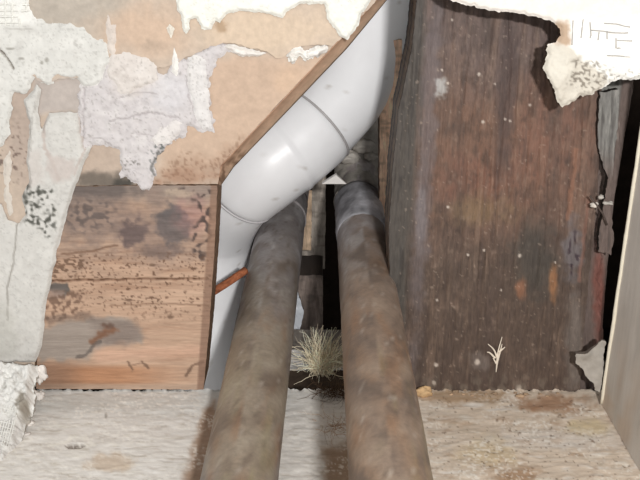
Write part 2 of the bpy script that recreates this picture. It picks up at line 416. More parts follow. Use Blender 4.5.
coat('plaster_coat', [(-142, -42), (30, -42), (31, 2), (37, 17), (50, 20), (70, 21), (84, 25), (93, 33), (99, 38), (105, 36), (110, 45), (112, 62), (106, 68), (103, 80), (98, 85), (84, 87),
     (79, 79), (57, 76), (54, 84), (42, 83), (35, 77), (31, 90), (24, 94), (14, 92), (12, 112), (9, 135), (4, 146), (-142, 150)],
     plc(60, (216, 215, 210), (227, 226, 221), (202, 200, 195), .2, ex_tl), .0015, 60, 1.8, 6, .00022, 'white plaster coat at the upper left',
     crack=lambda u, v: .0015*seg(u, v, [(-2, 46), (5, 53), (9, 58), (14, 68)], .8, .8, 4, 51))
def ex_mid(u, v, c):
    c = mix(c, (214, 205, 198), blob(u, v, 135, 75, 26, 20, .3, 9, .5, 53)*.6)
    c = mix(c, (212, 210, 213), blob(u, v, 170, 92, 22, 20, .3, 9, .5, 54)*.6)
    for pts in ([(120, 97), (138, 92), (158, 93)], [(112, 120), (150, 113), (180, 117)], [(190, 60), (188, 90), (198, 118)],
                [(140, 132), (155, 136), (160, 146)], [(84, 86), (84, 140)], [(92, 138), (102, 138), (112, 145)]):
        c = mix(c, (150, 142, 142), seg(u, v, pts, .6, 2.2, 7, 55)*.5)
    c = mix(c, (100, 104, 102), ss(.55, .75, vs(u/2.2, v/2.2, 56))*blob(u, v, 165, 155, 14, 16, .3, 7, .4, 57)*.95)
    for pts in ([(158, 150), (157, 160), (163, 166), (172, 165), (178, 158)], [(155, 158), (152, 168), (156, 174)], [(162, 150), (168, 154)]):
        c = mix(c, (112, 112, 110), seg(u, v, pts, 1.2, 1.5, 5, 339)*.8)
    c = mix(c, (132, 128, 124), ss(.7, .85, vs(u/1.8, v/1.8, 58))*blob(u, v, 130, 165, 10, 8, .3, 7, .4, 59)*.9)
    return c
coat('plaster_skim', [(108, 50), (122, 54), (140, 56), (155, 63), (159, 74), (166, 74), (170, 66), (173, 44), (178, 58), (190, 57), (202, 51), (212, 45), (222, 43), (230, 46), (236, 50), (222, 56), (215, 64), (209, 80),
     (211, 108), (215, 132), (200, 131), (188, 125), (185, 136), (172, 142), (162, 150), (155, 165), (156, 174), (149, 190), (141, 189), (136, 181), (122, 177), (119, 150), (104, 145),
     (92, 146), (84, 160), (79, 178), (70, 176), (80, 130), (78, 114), (79, 84), (98, 84), (105, 68), (110, 60)],
     plc(70, (208, 203, 203), (220, 216, 214), (190, 184, 184), .35, ex_mid), .0011, 70, 2.6, 6, .00045, 'grey-white rough plaster skim', hsc=7,
     crack=lambda u, v: .0008*(seg(u, v, [(112, 120), (150, 113), (180, 117)], .8, 2.2, 7, 55)+seg(u, v, [(84, 86), (84, 140)], .8, 2.2, 7, 55)))
def ex_low(u, v, c):
    m = ss(.42, .85, vs(u/2.7, v/2.7, 61))*area(u, v, [(22, 180), (55, 185), (60, 215), (52, 238), (40, 225), (22, 215)], 4, 9, 4, 62)
    c = mix(c, (84, 84, 78), m*.95)
    c = mix(c, (130, 124, 116), seg(u, v, [(19, 222), (17, 245), (15, 262), (9, 285), (9, 318)], .7, 1.2, 8, 63)*.7)
    c = mix(c, (186, 184, 176), blob(u, v, 4, 330, 14, 26, .3, 9, .5, 64)*.5)
    c = mix(c, (190, 176, 168), seg(u, v, [(47, 114), (45, 130), (46, 148), (52, 158), (60, 176)], 1.5, 2, 6, 340)*.7)
    c = mix(c, (186, 172, 164), seg(u, v, [(80, 114), (81, 128), (86, 148), (76, 172)], 1.2, 2, 6, 341)*.7)
    c = mix(c, (198, 188, 182), area(u, v, [(48, 150), (62, 156), (78, 160), (74, 178), (56, 180), (48, 168)], 3, 7, 3, 342)*.8)
    c = mix(c, (206, 198, 192), area(u, v, [(30, 150), (42, 148), (46, 180), (30, 186)], 3, 7, 3, 343)*.6)
    c = mix(c, (150, 144, 138), seg(u, v, [(36, 100), (34, 120), (32, 150)], .5, 2, 6, 344)*.5)
    c = mix(c, (214, 206, 194), blob(u, v, 14, 190, 6, 30, .3, 9, .5, 65)*.5)
    return c
coat('plaster_coat', [(-142, 202), (2, 203), (8, 219), (19, 223), (27, 214), (22, 196), (30, 182), (28, 160), (30, 122), (27, 112), (24, 100), (32, 92), (38, 84), (42, 90), (38, 112), (42, 130), (46, 120), (50, 112), (66, 111), (79, 113),
     (82, 132), (85, 147), (92, 146), (86, 160), (80, 176), (73, 196), (64, 226), (58, 250), (52, 280), (47, 300), (45, 330), (43, 345), (36, 361), (-142, 364)],
     plc(80, (209, 207, 202), (218, 216, 211), (196, 193, 188), .12, ex_low), .0022, 80, 1.1, 9, .0003, 'smooth pale plaster coat down the left side')
coat('plaster_coat', [(112, 54), (122, 52), (136, 54), (150, 60), (157, 66), (158, 80), (150, 84), (138, 88), (128, 94), (121, 92), (116, 82), (110, 78), (108, 64)], plc(72, (218, 211, 205), (226, 220, 215), (198, 190, 184), .2), .0009, 72, 1.8, 5, .0003, lift=.0009)
coat('plaster_coat', [(188, 56), (198, 54), (206, 60), (208, 82), (210, 108), (213, 128), (204, 130), (197, 120), (192, 100), (188, 80)], plc(74, (222, 219, 217), (230, 228, 226), (198, 194, 194), .3), .0009, 74, 1.6, 5, .0004, lift=.0009)
coat('plaster_coat', [(160, 128), (176, 118), (184, 122), (180, 134), (168, 142), (158, 146), (152, 138)], plc(76, (222, 217, 214), (230, 226, 223), (198, 192, 190), .3), .0009, 76, 1.8, 5, .0004, lift=.0009)
coat('plaster_coat', [(172, 72), (173, 56), (175, 46), (178, 58), (180, 70), (177, 76)], plc(78, (234, 231, 226), (240, 238, 234), (220, 216, 210)), .001, 78, .8, 5, .0002, lift=.0009)
coat('plaster_coat', [(106, 24), (108, 14), (111, 24), (116, 24), (117, 40), (115, 58), (109, 52)], plc(79, (214, 203, 194), (224, 214, 205), (196, 186, 176)), .0008, 79, 1.4, 5, .0002, lift=.0009)
coat('plaster_coat', [(4, 160), (10, 150), (12, 168), (9, 185), (14, 212), (10, 216), (5, 200)], plc(85, (214, 206, 196), (224, 218, 208), (198, 188, 178)), .0008, 85, 1.5, 6)
coat('plaster_coat', [(176, -42), (177, 6), (181, 16), (184, 30), (187, 34), (190, 28), (190, 20), (198, 18), (202, 28), (212, 29), (216, 19), (221, 22), (227, 14), (240, 11), (262, 12), (275, 15), (283, 18), (289, 9), (300, 4),
     (324, 4), (327, 18), (333, 26), (340, 36), (347, 39), (352, 33), (358, 25), (361, 14), (371, 0), (392, -42)],
     plc(90, (238, 238, 230), (244, 243, 238), (226, 226, 216)), .0018, 90, 1.2, 5, .0002, 'cream white paint layer at the top', lift=.0011)
coat('plaster_crumb', [(222, 47), (228, 43.5), (240, 46), (254, 49), (267, 53), (258, 56), (240, 56.5), (232, 51)], plc(95, (232, 228, 222), (240, 236, 230), (210, 200, 194)), .002, 95, 1, 4, .0005, 'white plaster sliver in the paper tear', step=.9)
coat('plaster_crumb', [(286, 55), (291, 49), (300, 46), (305, 51), (318, 45), (328, 45.5), (327, 51), (318, 57), (306, 60), (300, 56), (293, 64), (288, 60)],
     plc(97, (236, 234, 228), (244, 240, 236), (206, 196, 188), .3), .0022, 97, 1.6, 3, .0007, 'crumbled white plaster under the paper tear', step=.8, hsc=4)
coat('plaster_crumb', [(167, 28), (170, 23), (175, 29), (172, 38)], plc(99, (232, 226, 214), (240, 234, 224), (214, 206, 190)), .0013, 99, .8, 4, lift=.001, step=.8)
# scrim mesh strands pressed in the plaster
def scrim(name, poly, du, dv, ang, plane, lift, rad, col, seed, parent, mt=M_plaster):
    p = np.array(poly, float); c0 = p.mean(0); R = np.abs(p-c0).max()*1.5; paths = []; ca, sa = math.cos(ang), math.sin(ang)
    for ax, sp in ((0, du), (1, dv)):
        k = -R
        while k < R:
            t = np.arange(-R, R, 1.6); a, b = (np.full_like(t, k), t) if ax == 0 else (t, np.full_like(t, k))
            uu = c0[0]+a*ca-b*sa+.6*fbm(t/9, t*0+k, seed, 2); vv = c0[1]+a*sa+b*ca+.6*fbm(t/9, t*0+k+50, seed+1, 2)
            ok = (sdf(uu, vv, poly) < 0) & (vn(uu/7, vv/7, seed+2) > .28)
            run = []
            for i in range(len(t)):
                if ok[i]: run.append(i)
                if (not ok[i] or i == len(t)-1):
                    if len(run) > 2:
                        nn = np.array(plane[1], float); nn /= np.linalg.norm(nn)
                        paths.append(on(uu[run], vv[run], *plane)+nn*lift)
                    run = []
            k += sp
    return strands(name, paths, rad, [col]*len(paths), mt, parent, segs=4)
props(scrim('scrim_mesh', [(-30, -30), (30, -30), (32, 8), (36, 26), (-30, 28)], 7, 6, .0, FACE, .0021, .00042, (238, 237, 231), 21, wall), 'white mesh tape', kind='stuff')

# ---- right wall: broken plaster edge standing proud of the joist
PR = faceY(-.021)
pr_poly = [(425, -60), (440, -8), (450, 0), (463, 4), (478, 8), (489, 11), (506, 12), (523, 14), (537, 17), (551, 21), (560, 28), (562, 36), (556, 42), (549, 46), (547, 55), (543, 69), (549, 81), (557, 99), (563, 109),
           (568, 106), (578, 98), (592, 95), (602, 89), (609, 83), (619, 80), (632, 81), (645, 78), (760, 76), (760, -60)]
def prc(u, v):
    c = base(u, (236, 230, 223))
    c = mix(c, (242, 241, 236), ss(10, 22, v)*ss(568, 574, u))
    c = c*(1+.02*fbm(u/12, v/9, 101, 4))[..., None]
    c = mix(c, (178, 150, 124), blob(u, v, 562, 34, 9, 13, .4, 6, .4, 102)*.8)
    c = mix(c, (212, 206, 194), area(u, v, [(540, 46), (560, 45), (573, 50), (585, 62), (604, 74), (609, 84), (592, 98), (563, 115), (540, 75)], 2, 6, 2, 103))
    c = mix(c, (222, 217, 205), blob(u, v, 560, 66, 12, 14, .3, 7, .5, 104)*.7)
    spk = ss(.5, .72, vs(u/2.3, v/2.1, 105))
    c = mix(c, (120, 112, 102), spk*area(u, v, [(572, 60), (598, 62), (612, 78), (600, 90), (580, 95), (568, 82)], 3, 6, 4, 106)*.75)
    c = mix(c, (150, 145, 138), ss(.6, .8, vs(u/2, v/1.6, 107))*area(u, v, [(585, 62), (640, 70), (640, 80), (605, 84)], 3, 6, 3, 108)*.6)
    return c
def prh(u, v):
    f = rough_sdf(pr_poly, 1.8, 5, 100)
    fold = ss(20, 0, np.abs(u+v*.5-598))*ss(45, 60, v)
    return .0006*fbm(u/7, v/7, 109, 4)*ss(40, 55, v)+.0001*fbm(u/5, v/5, 110, 3)+.0015*fold-.001*ss(-4, 0, f(u, v))
wr = sheet('wall_right', (425, -60, 760, 118), rough_sdf(pr_poly, 1.8, 5, 100), PR, .0035, prc, M_plaster, prh, side=(70, 56, 46), step=1.2)
props(wr, 'cream white plaster with a torn edge hanging over the dark joist', kind='structure')
# pencilled / scratched mesh marks in the plaster: raised strands of mesh tape
for pts in ([(583, 19), (581, 38)], [(604, 23), (616, 24), (630, 27)], [(590, 30), (601, 31), (617, 33), (628, 33)], [(590, 38), (591, 34)], [(598, 40), (599, 32)], [(607, 39), (607, 31)],
            [(617, 40), (632, 41)], [(616, 48), (616, 38)], [(617, 48), (622, 48)], [(605, 55), (634, 57)], [(590, 22), (591, 36)], [(573, 20), (572, 45)]):
    p = np.array(pts, float); t = np.linspace(0, len(p)-1, 9); k = np.arange(len(p))
    uu = np.interp(t, k, p[:, 0]); vv = np.interp(t, k, p[:, 1])+.4*fbm(t*2, t*0, 111, 2)
    props(tube_obj('mesh_strand', on(uu, vv, *PR)+np.array([0, .00003, 0]), .0002, M_plaster, wr, segs=5, col=(176, 172, 168)))

# ================================================================== THINGS
# ---- softwood board, lower left
bp_ = [(72, 186.5), (150, 185.5), (217.5, 185.5), (214.5, 250), (209, 330), (203.5, 389.5), (36, 389), (38, 340), (44, 300)]
def boardc(u, v):
    wv = 3*fbm(u/70, v/25, 120, 2)
    g = fbm(u/60, (v+wv)/4.0, 121, 4)
    c = base(u, (200, 163, 136))
    c = mix(c, (214, 178, 150), ss(0, .8, g)*.7); c = mix(c, (172, 132, 106), ss(.05, .8, -g)*.6)
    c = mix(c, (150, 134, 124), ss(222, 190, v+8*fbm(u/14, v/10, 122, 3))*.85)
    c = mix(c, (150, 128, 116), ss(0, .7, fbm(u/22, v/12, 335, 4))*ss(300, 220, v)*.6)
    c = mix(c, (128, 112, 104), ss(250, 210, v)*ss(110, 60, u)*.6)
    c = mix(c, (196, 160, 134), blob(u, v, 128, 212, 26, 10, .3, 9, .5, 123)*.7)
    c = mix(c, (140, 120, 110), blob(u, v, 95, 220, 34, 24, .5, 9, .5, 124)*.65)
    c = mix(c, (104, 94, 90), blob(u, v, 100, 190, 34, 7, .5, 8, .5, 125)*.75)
    c = mix(c, (92, 82, 80), ss(.45, .7, vs(u/4, v/3, 126))*blob(u, v, 90, 216, 26, 14, .4, 9, .5, 127)*.7)
    c = mix(c, (88, 74, 76), blob(u, v, 133, 233, 13, 13, .5, 7, .35, 128)*.85)
    c = mix(c, (96, 92, 94), blob(u, v, 174, 226, 17, 20, .5, 8, .3, 129)*.9)
    c = mix(c, (104, 88, 84), blob(u, v, 158, 252, 20, 6, .6, 7, .6, 130)*.65)
    c = mix(c, (134, 114, 106), blob(u, v, 152, 236, 46, 24, .5, 12, .8, 336)*.5)
    c = mix(c, (176, 128, 122), blob(u, v, 192, 215, 14, 20, .4, 9, .6, 131)*.5)
    c = mix(c, (84, 70, 66), ss(.5, .68, vs(u/4.5, v/4.5, 132))*area(u, v, [(160, 188), (213, 188), (212, 215), (206, 260), (190, 262), (196, 220), (200, 200)], 4, 8, 3, 133)*.9)
    c = mix(c, (200, 176, 152), blob(u, v, 178, 193, 12, 4, .5, 5, .4, 134)*.6)
    # speckle belt and joints
    c = mix(c, (110, 80, 62), ss(.72, .85, vs(u/2.0, v/1.6, 135))*ss(245, 262, v)*ss(330, 300, v)*ss(50, 90, u)*.8)
    c = mix(c, (96, 62, 42), seg(u, v, [(46, 281.5), (120, 280), (207, 279)], .9, .8, 8, 136)*(.45+.45*ss(.4, .7, vs(u/5, v/9, 137))))
    c = mix(c, (130, 96, 74), seg(u, v, [(110, 306), (160, 304), (208, 306)], .6, .8, 8, 138)*.6)
    c = mix(c, (120, 88, 68), seg(u, v, [(62, 254), (90, 251), (118, 245)], .9, 1, 8, 139)*.7)
    c = mix(c, (112, 84, 66), ss(.45, .7, np.abs(fbm(u/9, v/3, 140, 3))*1.6)*area(u, v, [(48, 258), (84, 256), (80, 280), (46, 282)], 3, 8, 3, 141)*.8)
    c = mix(c, (96, 92, 90), area(u, v, [(46, 284), (68, 284), (69, 292), (64, 298), (46, 290)], 1.5, 5, 1.5, 142)*.85)
    c = mix(c, (160, 134, 120), area(u, v, [(47, 291), (64, 291), (66, 299), (46, 300)], 1.5, 5, 1.5, 143)*.8)
    c = mix(c, (116, 88, 72), ss(.4, .7, vs(u/3, v/3, 144))*area(u, v, [(44, 298), (78, 290), (84, 300), (74, 322), (42, 322)], 3, 8, 3, 145)*.75)
    c = mix(c, (162, 150, 140), area(u, v, [(36, 328), (80, 318), (125, 318), (142, 330), (140, 342), (110, 345), (94, 352), (80, 362), (38, 362)], 4, 10, 4, 146)*.9)
    c = mix(c, (108, 90, 80), area(u, v, [(40, 316), (90, 312), (92, 318), (50, 324)], 3, 8, 3, 147)*.5)
    c = mix(c, (136, 118, 108), area(u, v, [(92, 320), (135, 322), (146, 338), (120, 346), (96, 344)], 4, 9, 6, 337)*.6)
    c = mix(c, (134, 88, 62), seg(u, v, [(93, 342), (100, 335), (108, 329), (114, 331)], 3, 2.5, 6, 148, 2.5)*.8)
    c = mix(c, (104, 74, 60), seg(u, v, [(104, 324), (112, 326)], 2, 2.5, 6, 149, 2)*.7)
    c = mix(c, (96, 86, 80), seg(u, v, [(78, 358), (90, 352), (94, 345), (100, 342)], 2, 1.5, 6, 149)*.6)
    c = mix(c, (220, 174, 146), area(u, v, [(96, 350), (205, 345), (204, 356), (96, 362)], 2, 10, 4, 150)*.7)
    c = mix(c, (188, 126, 84), ss(362, 370, v)*ss(388, 380, v)*ss(200, 110, u)*ss(30, 80, u)*.7)
    c = mix(c, (150, 112, 88), ss(360, 366, v)*ss(90, 60, u)*.7)
    c = mix(c, (176, 154, 136), ss(383, 385, v)*.4)
    c = mix(c, (122, 94, 76), (seg(u, v, [(128, 361), (132, 370)], 1, 1.5, 4, 156)+seg(u, v, [(143, 362), (149, 368)], 1, 1.5, 4, 157)+seg(u, v, [(133, 364), (141, 363)], .4, 1.5, 4, 157)+seg(u, v, [(186, 376), (192, 366), (203, 362)], 1.2, 1, 4, 151)+blob(u, v, 170, 317, 3, 2)+blob(u, v, 152, 265, 3, 1.5)+blob(u, v, 129, 300, 4, 1.5))*.8)
    c = mix(c, (100, 76, 62), blob(u, v, 205, 372, 6, 12, .6, 4, .5, 153)*.4)
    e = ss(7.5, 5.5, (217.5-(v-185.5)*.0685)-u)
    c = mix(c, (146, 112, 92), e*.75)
    c = (c*.86+c.mean(-1, keepdims=True)*.14)*.955
    return c*(1+.04*fbm(u/30, v/1.4, 152, 3))[..., None]
def boardh(u, v):
    return (.00025*fbm(u/60, v/4.0, 121, 4)-.0009*seg(u, v, [(46, 281.5), (120, 280), (207, 279)], .9, .8, 8, 136)
            - .0004*seg(u, v, [(110, 306), (160, 304), (208, 306)], .6, .8, 8, 138)-.0006*area(u, v, [(46, 284), (68, 284), (69, 292), (64, 298), (46, 290)], 1.5, 5, 1.5, 142)
            + .0003*fbm(u/6, v/5, 154, 4)*blob(u, v, 120, 225, 90, 40))
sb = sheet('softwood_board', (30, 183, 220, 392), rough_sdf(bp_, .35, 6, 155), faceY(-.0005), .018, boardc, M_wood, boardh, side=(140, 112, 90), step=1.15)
props(sb, 'mould-stained tan softwood board with horizontal grain at the lower left, beside the white pipe', 'board')

# ---- dark joist, right
jp = [(422, -60), (417, 0), (412, 45), (404, 88), (399, 108), (393, 165), (389, 230), (390, 300), (394, 390), (580, 391), (583, 340), (588, 290), (592, 250), (597, 200), (599, 150), (601, 90), (606, 0), (610, -60)]
def joistc(u, v):
    uc = u+(v-200)*.065                           # grain leans like the sides
    g = fbm(uc/5, v/90, 160, 4); g2 = fbm(uc/2.0, v/26, 161, 4); g3 = fbm(uc/24, v/120, 162, 3)
    bl = fbm(uc/11, v/16, 330, 5); b2 = fbm(uc/4, v/7, 331, 4)
    c = base(u, (104, 84, 74))
    c = mix(c, (122, 92, 76), blob(u, v, 500, 150, 85, 80, .4, 25, .6, 163)*.6)
    c = mix(c, (130, 92, 78), blob(u, v, 550, 130, 34, 60, .5, 18, .6, 164)*.5)
    c = mix(c, (128, 88, 74), blob(u, v, 475, 180, 40, 22, .5, 14, .6, 165)*.5)
    c = mix(c, (132, 112, 82), blob(u, v, 478, 212, 30, 14, .5, 9, .6, 166)*.5)
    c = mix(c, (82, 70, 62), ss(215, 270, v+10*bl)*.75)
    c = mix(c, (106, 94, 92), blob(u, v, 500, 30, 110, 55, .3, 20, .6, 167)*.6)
    c = mix(c, (76, 63, 58), ss(.1, .8, g)*.45); c = mix(c, (138, 116, 100), ss(.2, .9, -g)*.35)
    c = mix(c, (66, 55, 50), ss(.2, .9, g2)*.35); c = mix(c, (150, 128, 112), ss(.35, 1, -g2)*.3)
    c = mix(c, (80, 68, 62), ss(.1, .8, g3)*.4)
    c = mix(c, (72, 60, 54), ss(0, .8, bl)*.45); c = mix(c, (134, 110, 96), ss(.15, .9, -bl)*.3)
    c = mix(c, (148, 128, 114), ss(.3, 1, b2)*.35); c = mix(c, (62, 52, 48), ss(.3, 1, -b2)*.4)
    c = mix(c, (76, 64, 62), blob(uc, v, 500, 90, 9, 90, .4, 14, .6, 332)*.6)
    c = mix(c, (110, 102, 104), blob(uc, v, 423, 150, 9, 190, .5, 14, .5, 333)*.6)
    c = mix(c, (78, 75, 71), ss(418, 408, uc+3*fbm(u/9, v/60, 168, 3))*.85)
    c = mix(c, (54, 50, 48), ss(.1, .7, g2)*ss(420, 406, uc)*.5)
    c = mix(c, (122, 116, 118), blob(u, v, 421, 220, 5, 40, .5, 9, .5, 170)*.6)
    c = mix(c, (66, 66, 62), blob(u, v, 535, 262, 20, 34, .5, 12, .5, 171)*.5)
    c = mix(c, (112, 108, 112), blob(u, v, 573, 255, 9, 30, .5, 9, .5, 172)*.7)
    c = mix(c, (56, 44, 50), ss(.55, .7, vs(u/3, v/6, 173))*blob(u, v, 574, 256, 6, 20)*.8)
    c = mix(c, (156, 110, 76), blob(u, v, 553, 280, 4, 18, .4, 8, .5, 174)*.75)
    c = mix(c, (142, 98, 74), blob(u, v, 521, 288, 5, 9, .4, 8, .5, 175)*.7)
    c = mix(c, (146, 106, 86), seg(u, v, [(577, 150), (572, 190), (568, 220)], 2.2, 1.5, 8, 176)*.6)
    c = mix(c, (136, 98, 84), seg(u, v, [(588, 200), (584, 240), (579, 280)], 1.8, 1.2, 8, 177)*.55)
    c = mix(c, (126, 118, 112), blob(u, v, 575, 350, 9, 46, .4, 9, .6, 178)*.6)
    c = mix(c, (122, 112, 106), blob(u, v, 480, 362, 10, 8, .5, 6, .5, 179)*.6)
    c = mix(c, (186, 186, 184), blob(u, v, 441, 88, 6, 9, .6, 5, .5, 180)*.75)
    for x, y, r in ((479, 74, 1.6), (448, 83, 1.2), (495, 84, 1), (483, 122, 1.6), (505, 119, 1.2), (510, 121, 1.2), (448, 207, 1.4), (520, 256, 1.8), (442, 70, 1), (452, 20, 1.2), (530, 105, 1.4),
                    (555, 262, 1), (468, 255, 1.2), (484, 250, 1.2), (434, 383, 2), (477, 362, 2.6), (436, 365, 2), (519, 388, 3), (437, 300, 1.2), (501, 290, 1)):
        c = mix(c, (206, 194, 182), blob(u, v, x, y, r, r*1.1, .2, 3, .4, 181)*.85)
    c = mix(c, (180, 162, 146), ss(.93, 1.02, vs(u/2.2, v/2.4, 182))*.4)
    c = mix(c, (122, 112, 100), ss(366, 390, v+5*fbm(u/8, v/8, 183, 3))*ss(.45, .65, vs(u/4, v/6, 184))*.5)
    return c
jh = lambda u, v: .0006*fbm((u+(v-200)*.065)/5, v/90, 160, 4)+.0003*fbm((u+(v-200)*.065)/2.0, v/26, 161, 3)
jr = [(0, (84, 74, 68)), (.10, (70, 60, 54)), (.12, (128, 112, 98)), (.45, (104, 88, 76)), (.47, (30, 24, 20)), (.55, (34, 28, 24)), (.57, (120, 100, 84)), (.85, (92, 76, 64)), (.88, (26, 20, 18)), (1, (26, 20, 18))]
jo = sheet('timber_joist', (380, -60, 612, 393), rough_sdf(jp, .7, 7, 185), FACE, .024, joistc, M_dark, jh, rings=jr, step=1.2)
props(jo, 'broad dark brown weathered timber joist with vertical grain right of the pipes', 'joist')
# splintered strip behind the joist's right edge
sp_ = [(596, -60), (594, 90), (586, 200), (580, 290), (572, 391), (601, 391), (602, 345), (603, 315), (608, 262), (614, 200), (622, 150), (633, 90), (640, -60)]
def stripc(u, v):
    uc = u+(v-200)*.1; g = fbm(uc/2.4, v/40, 190, 4)
    c = base(u, (106, 92, 86)); c = mix(c, (74, 62, 58), ss(0, .8, g)*.6)
    c = mix(c, (136, 138, 134), ss(622, 617, uc+10)*ss(150, 135, v)*.8)
    c = mix(c, (176, 166, 156), ss(.5, .8, -g)*ss(160, 130, v)*.5)
    c = mix(c, (124, 72, 62), blob(u, v, 598, 290, 6, 60, .3, 9, .6, 191)*.7)
    return c
st = sheet('timber_strip', (570, -60, 720, 393), rough_sdf(sp_, .4, 7, 192), faceY(.006), .03, stripc, M_dark,
           lambda u, v: .0006*fbm((u+(v-200)*.1)/2.4, v/40, 190, 4)+.0015*ss(-.5, .2, (599+5*fbm(v/12, v*0, 193, 3))-u), side=(60, 50, 44), step=1.3)
props(st, 'narrow grey-brown timber strip with a jagged crack, between dark joist and grey panel', 'strip')
# splintered sliver lying over the strip
sl = [(600, 92), (619, 90), (617, 130), (613, 172), (610, 200), (614, 240), (611, 254), (599, 252), (598, 236), (603, 214), (604, 200), (608, 178), (603, 165), (599, 150), (598, 128)]
def sliverc(u, v):
    g = fbm((u+v*.05)/1.8, v/30, 194, 4); c = base(u, (124, 122, 118))
    c = mix(c, (108, 94, 88), ss(140, 185, v)); c = mix(c, (170, 166, 160), ss(.1, .8, g)*.6*ss(190, 140, v)); c = mix(c, (76, 72, 70), ss(.1, .8, -g)*.55)
    return c
props(sheet('timber_splinter', (594, 86, 622, 258), rough_sdf(sl, 1.0, 6, 195), faceY(-.003), .003, sliverc, M_dark, lambda u, v: .0005*fbm((u+v*.05)/1.8, v/30, 194, 4), side=(40, 34, 30), step=.9),
      'long grey split splinter of wood standing off the joist near the right panel', 'splinter')

# ---- torn grey scrap at the foot of the strip
tp = [(576, 354), (587, 353), (595, 347), (602, 341), (606, 342), (604, 362), (601.5, 382), (600, 393), (595, 390), (594, 384), (586, 377), (583, 370), (576, 364)]
props(sheet('torn_scrap', (572, 337, 610, 396), rough_sdf(tp, .8, 4, 196), faceY(-.011), .0015, lambda u, v: base(u, (166, 160, 152))*(1+.06*fbm(u/5, v/5, 197, 3))[..., None],
      M_paper, lambda u, v: .001*fbm(u/14, v/14, 198, 2), side=(110, 100, 92), step=.8), 'small torn grey scrap standing at the foot of the joist beside the right panel', 'scrap')

# ---- grey panel on the right
gp0 = on(np.array([602.0]), np.array([405.5]), *GROUND)[0]; X1 = gp0[0]
up = on(np.array([641.0]), np.array([140.0]), (X1, 0, 0), (-1, 0, 0))[0]
dr = (up-gp0); dr /= dr[2]                         # lean of the back edge per metre of height
n1, n2 = 60, 40; zz = np.linspace(0, .17, n1); yy = np.linspace(0, .19, n2)
ZZ, DD = np.meshgrid(zz, yy, indexing='ij')
def panelv(off, inset=0): return np.stack([np.full(ZZ.shape, X1+off)+.0002*fbm(ZZ*60, DD*60, 200, 3), gp0[1]+dr[1]*ZZ-DD+inset, ZZ+.0002], -1).reshape(-1, 3)
fr_ = panelv(0); bk = panelv(.009); idx = np.arange(n1*n2).reshape(n1, n2)
q = np.stack([idx[:-1, :-1], idx[1:, :-1], idx[1:, 1:], idx[:-1, 1:]], -1).reshape(-1, 4)
per = np.concatenate([idx[0, :], idx[1:, -1], idx[-1, -2::-1], idx[-2:0:-1, 0]]); pn = np.roll(per, -1); o_ = n1*n2
qs = np.stack([per, pn, pn+o_, per+o_], -1)
pc = base(ZZ.ravel(), (224, 219, 212))*(1+.05*fbm(ZZ.ravel()*50, DD.ravel()*200, 201, 4)-.06*ss(.06, .0, ZZ.ravel()))[:, None]
pc = mix(pc, (205, 182, 160), (ss(.05, 0, ZZ)*.5*ss(-.2, .6, fbm(ZZ*60, DD*150, 202, 3))).ravel())
pe = empty('grey_panel', tuple(gp0), 'smooth grey board panel standing edge-on at the right, its left edge pale', 'panel')
mk('board', np.vstack([fr_, bk]), np.vstack([q, q[:, ::-1]+o_, qs[:, ::-1]]), np.vstack([pc, pc]), M_panel, pe, smooth=False)
ep = [gp0+dr*z+np.array([-.0003, -.0002, .001]) for z in np.linspace(0, .165, 60)]
props(tube_obj('edge_highlight', ep, .0007, M_paper, pe, segs=8, col=(226, 218, 200), disp=lambda s, a: .00015*fbm(s*400, a, 203, 3)), 'pale highlight strip along the edge')  # highlight on the arris, put in as a pale strip

# ---- white waste pipe
wp = [(372, -75, .42), (373, -30, .418), (372, 0, .415), (366, 40, .412), (351, 82, .41), (325, 115, .408), (295, 143, .405), (264, 167, .404), (233, 194, .413), (214, 234, .436), (210, 290, .445), (211, 350, .45), (209, 420, .46), (208, 470, .47)]
wpath = cat_rom([at(*p) for p in wp], 14)
we = empty('waste_pipe', tuple(at(217, 400, .44)), 'thick white plastic waste pipe bending down diagonally behind the boards', 'pipe')
def wcol(seed):
    def f(s, a):
        c = base(s, (248, 248, 250)); c = mix(c, (236, 234, 236), ss(.1, .9, fbm(s*60, a*2, seed, 4))*.35)
        return mix(c, (170, 160, 150), ss(.97, 1.05, vs(s*700, a*14, seed+1))*.4)
    return f
tube_obj('pipe', wpath[:78], .0192, M_pvc, we, segs=64, colf=wcol(210))
tube_obj('pipe', wpath[100:], .0190, M_pvc, we, segs=64, colf=wcol(212))
el = wpath[74:110]; nn = len(el)
rr = np.full(nn, .0202); rr[:2] = (.0194, .02); rr[-2:] = (.0200, .0194); rr[15:17] = .0207
props(tube_obj('elbow', el, rr, M_pvc, we, segs=64, colf=wcol(214)), 'white elbow fitting')
def ring(name, i, r, t, parent, col=(212, 210, 212)):
    tt = np.linspace(0, 2*math.pi, 64, endpoint=False); T = wpath[i+1]-wpath[i-1]; T /= np.linalg.norm(T)
    a = np.cross(T, [0, 0, 1.]); a /= np.linalg.norm(a); b = np.cross(T, a)
    p = [wpath[i]+r*(math.cos(x)*a+math.sin(x)*b) for x in np.linspace(0, 2*math.pi, 65)]
    return tube_obj(name, p, t, M_pvc, parent, segs=8, col=col, cap=False)
ring('socket_rim', 74, .0196, .0006, we, (176, 172, 172)); ring('socket_rim', 109, .0197, .0005, we); ring('moulding_seam', 89, .0201, .0004, we, (214, 212, 216))
# pointed burr of plastic on the socket
b0, b1, b2 = at(336, 175, .399), at(322, 184, .399), at(346.5, 184, .397)
bb = [b0, b1, b2, b0+[0, .003, 0], b1+[0, .003, 0], b2+[0, .001, 0]]
mk('burr', bb, [(0, 1, 2), (5, 4, 3), (0, 3, 4, 1), (1, 4, 5, 2), (2, 5, 3, 0)], C(222, 218, 214), M_pvc, we, smooth=False)

